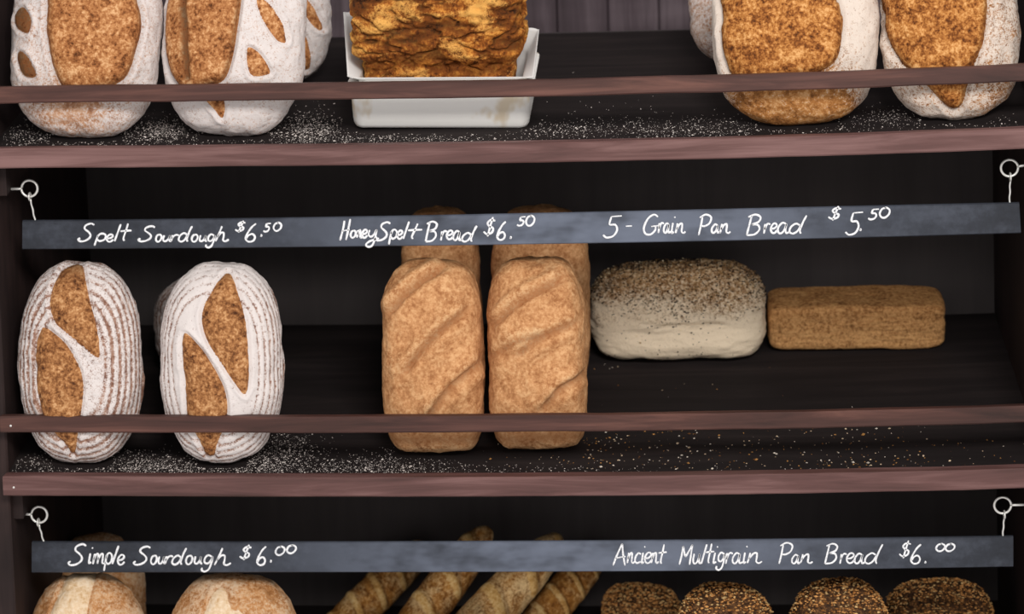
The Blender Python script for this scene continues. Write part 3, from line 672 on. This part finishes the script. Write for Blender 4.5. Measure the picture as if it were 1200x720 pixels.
pm.loft(R, cap=False); pap = pm.build('parchment_paper', M_paper); pap.location = D0; pap.rotation_euler = DR
sm = pap.modifiers.new('thick', 'SOLIDIFY'); sm.thickness = .0006
tag(pap, 'crumpled white parchment paper lining the white dish', 'paper')
# baked block
bw, bd, bh = (618-408)/1040., .094, .160
nx, ny, nzv = 120, 50, 110
def block():
    th = np.linspace(0, math.pi, 141)[1:-1]; ph = np.linspace(0, 2*math.pi, 300, False)
    TH, PH = np.meshgrid(th, ph, indexing='ij'); TH, PH = TH.ravel(), PH.ravel(); n1, n2 = 9, 6
    r2 = (np.abs(np.sin(TH))**n2+np.abs(np.cos(TH))**n2)**(-1/n2); S, C = r2*np.sin(TH), r2*np.cos(TH)
    r1 = (np.abs(np.cos(PH))**n1+np.abs(np.sin(PH))**n1)**(-1/n1)
    ux, uz, uy = np.r_[0, S*r1*np.cos(PH), 0], np.r_[0, S*r1*np.sin(PH), 0], np.r_[-1, -C, 1]
    P = np.stack([ux*bw/2, uy*bd/2, (uz+1)*bh/2], 1)
    # folded, lumpy layers running across
    a = nz(P*np.array([1, 1, 2.6]), 16, 31); b = nz(P, 60, 37); c = nz(P*np.array([.8, 1, 2]), 34, 41)
    rid = nz(P*np.array([1, 1, 2.2]), 22, 53); crev = np.exp(-(rid/.10)**2)
    disp = .0050*a+.0020*b+.0030*c-.0050*crev
    dn = np.stack([ux**5, uy**5, uz**5], 1); dn /= np.maximum(np.linalg.norm(dn, axis=1, keepdims=True), 1e-6)
    disp *= np.where(P[:, 2] < .05, .35, 1)
    P2 = P+dn*disp[:, None]
    tap = .885+.115*ss(P2[:, 2], .060, .076); P2 = P2*np.stack([tap, tap, np.ones_like(tap)], 1)
    F0 = .04+.75*a+.6*c; D = np.clip(.26-1.1*a-.9*c-.30*ux*ss(P[:, 2]/bh, .3, .7)+.9*crev, 0, 1)  # browning and dark crevices, plus shade painted over the upper left side
    D *= .5+.5*ss(P[:, 2]/bh, .25, .75)
    N = len(P); seg = 300; Rr = 138
    i = np.arange(Rr)[:, None]*seg+1; j = np.arange(seg)[None]; jn = (j+1) % seg
    Fq = np.stack([i+j, i+seg+j, i+seg+jn, i+jn], -1).reshape(-1, 4).tolist()
    Fq += [[0, 1+q, 1+(q+1) % seg] for q in range(seg)]+[[N-1, 1+Rr*seg+(q+1) % seg, 1+Rr*seg+q] for q in range(seg)]
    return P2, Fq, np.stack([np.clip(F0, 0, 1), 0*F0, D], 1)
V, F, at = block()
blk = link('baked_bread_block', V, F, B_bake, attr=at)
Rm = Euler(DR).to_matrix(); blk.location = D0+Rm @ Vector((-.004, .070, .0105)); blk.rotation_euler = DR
tag(blk, 'tall golden brown layered bread block rising from the white dish', 'bread')

# ------------------------------------------------------------------ flour and crumbs lying on the shelves
def scatter(name, label, cat, k, patches, size, mat, cols=None, p=None, base=0):
    PX, PY, = [], []
    for (x, y, sx, sy, n) in patches:
        PX.append(rng.normal(x, sx, n)); PY.append(rng.normal(y, sy, n))
    PX = np.concatenate(PX); PY = np.concatenate(PY)
    P = np.array([on_shelf(a, b, k) for a, b in zip(PX, PY)])
    ok = (P[:, 1] > .001) & (P[:, 1] < .40) & (P[:, 0] > XL+.003) & (P[:, 0] < XR-.003)
    for x0, x1, y0, y1 in FOOT[k]: ok &= ~((((P[:, 0]-(x0+x1)/2)/((x1-x0)/2+.003))**4+((P[:, 1]-(y0+y1)/2)/((y1-y0)/2+.003))**4) < 1)
    P = P[ok]
    for Z in LAID[k]:
        P = P[np.array([((Z[:, :2]-q[:2])**2).sum(1).min() for q in P]) > .0048**2]
    LAID[k].append(P)
    sz = size*np.exp(rng.normal(0, .45, len(P))); P[:, 2] += sz*.3
    c0 = np.array([0, .0, ZS[k]]); V, F, T = specks(P-c0, sz, .5, tones(len(P), cols, p) if cols else None)
    o = link(name, V, F, mat, None, False, tone=T); o.location = tuple(c0); tag(o, label, cat, kind='stuff')
scatter('flour_dust', 'white flour dust sprinkled on the top shelf', 'flour', 'top',
    [(100,162,75,7,1000),(190,152,16,7,700),(60,152,50,9,350),(365,152,18,10,1000),(300,160,70,7,600),(480,163,70,3,500),(660,152,40,6,450),(800,152,60,7,800),(960,148,60,5,300),(1100,142,60,4,250),(1040,135,14,6,150),(600,140,300,20,300)], .00055, M_flour)
scatter('bread_crumbs', 'scattered pale crumbs and seeds on the right of the middle shelf', 'crumbs', 'mid',
    [(690,522,30,14,60),(760,525,60,18,90),(880,528,110,18,170),(1020,525,60,16,70),(950,545,120,5,90),(640,540,40,10,30),(715,432,6,2,6),(760,455,80,12,10),(1100,530,50,12,20)], .0010, M_crumb,
    [(214,190,160),(170,124,72),(226,214,200),(110,74,44)], [.35, .3, .2, .15])
scatter('flour_dust', 'white flour dust sprinkled on the middle shelf', 'flour', 'mid',
    [(60,545,50,9,500),(170,545,25,8,500),(210,550,60,6,1000),(310,540,32,12,1100),(345,525,18,10,300),(420,550,50,6,700),(460,540,45,8,300),(600,552,100,4,250),(230,320,60,14,120),(700,552,300,3,250)], .00055, M_flour)
scatter('flour_dust', 'white flour dust sprinkled on the bottom shelf', 'flour', 'low', [(250,930,150,10,600),(800,925,200,12,300)], .00055, M_flour)
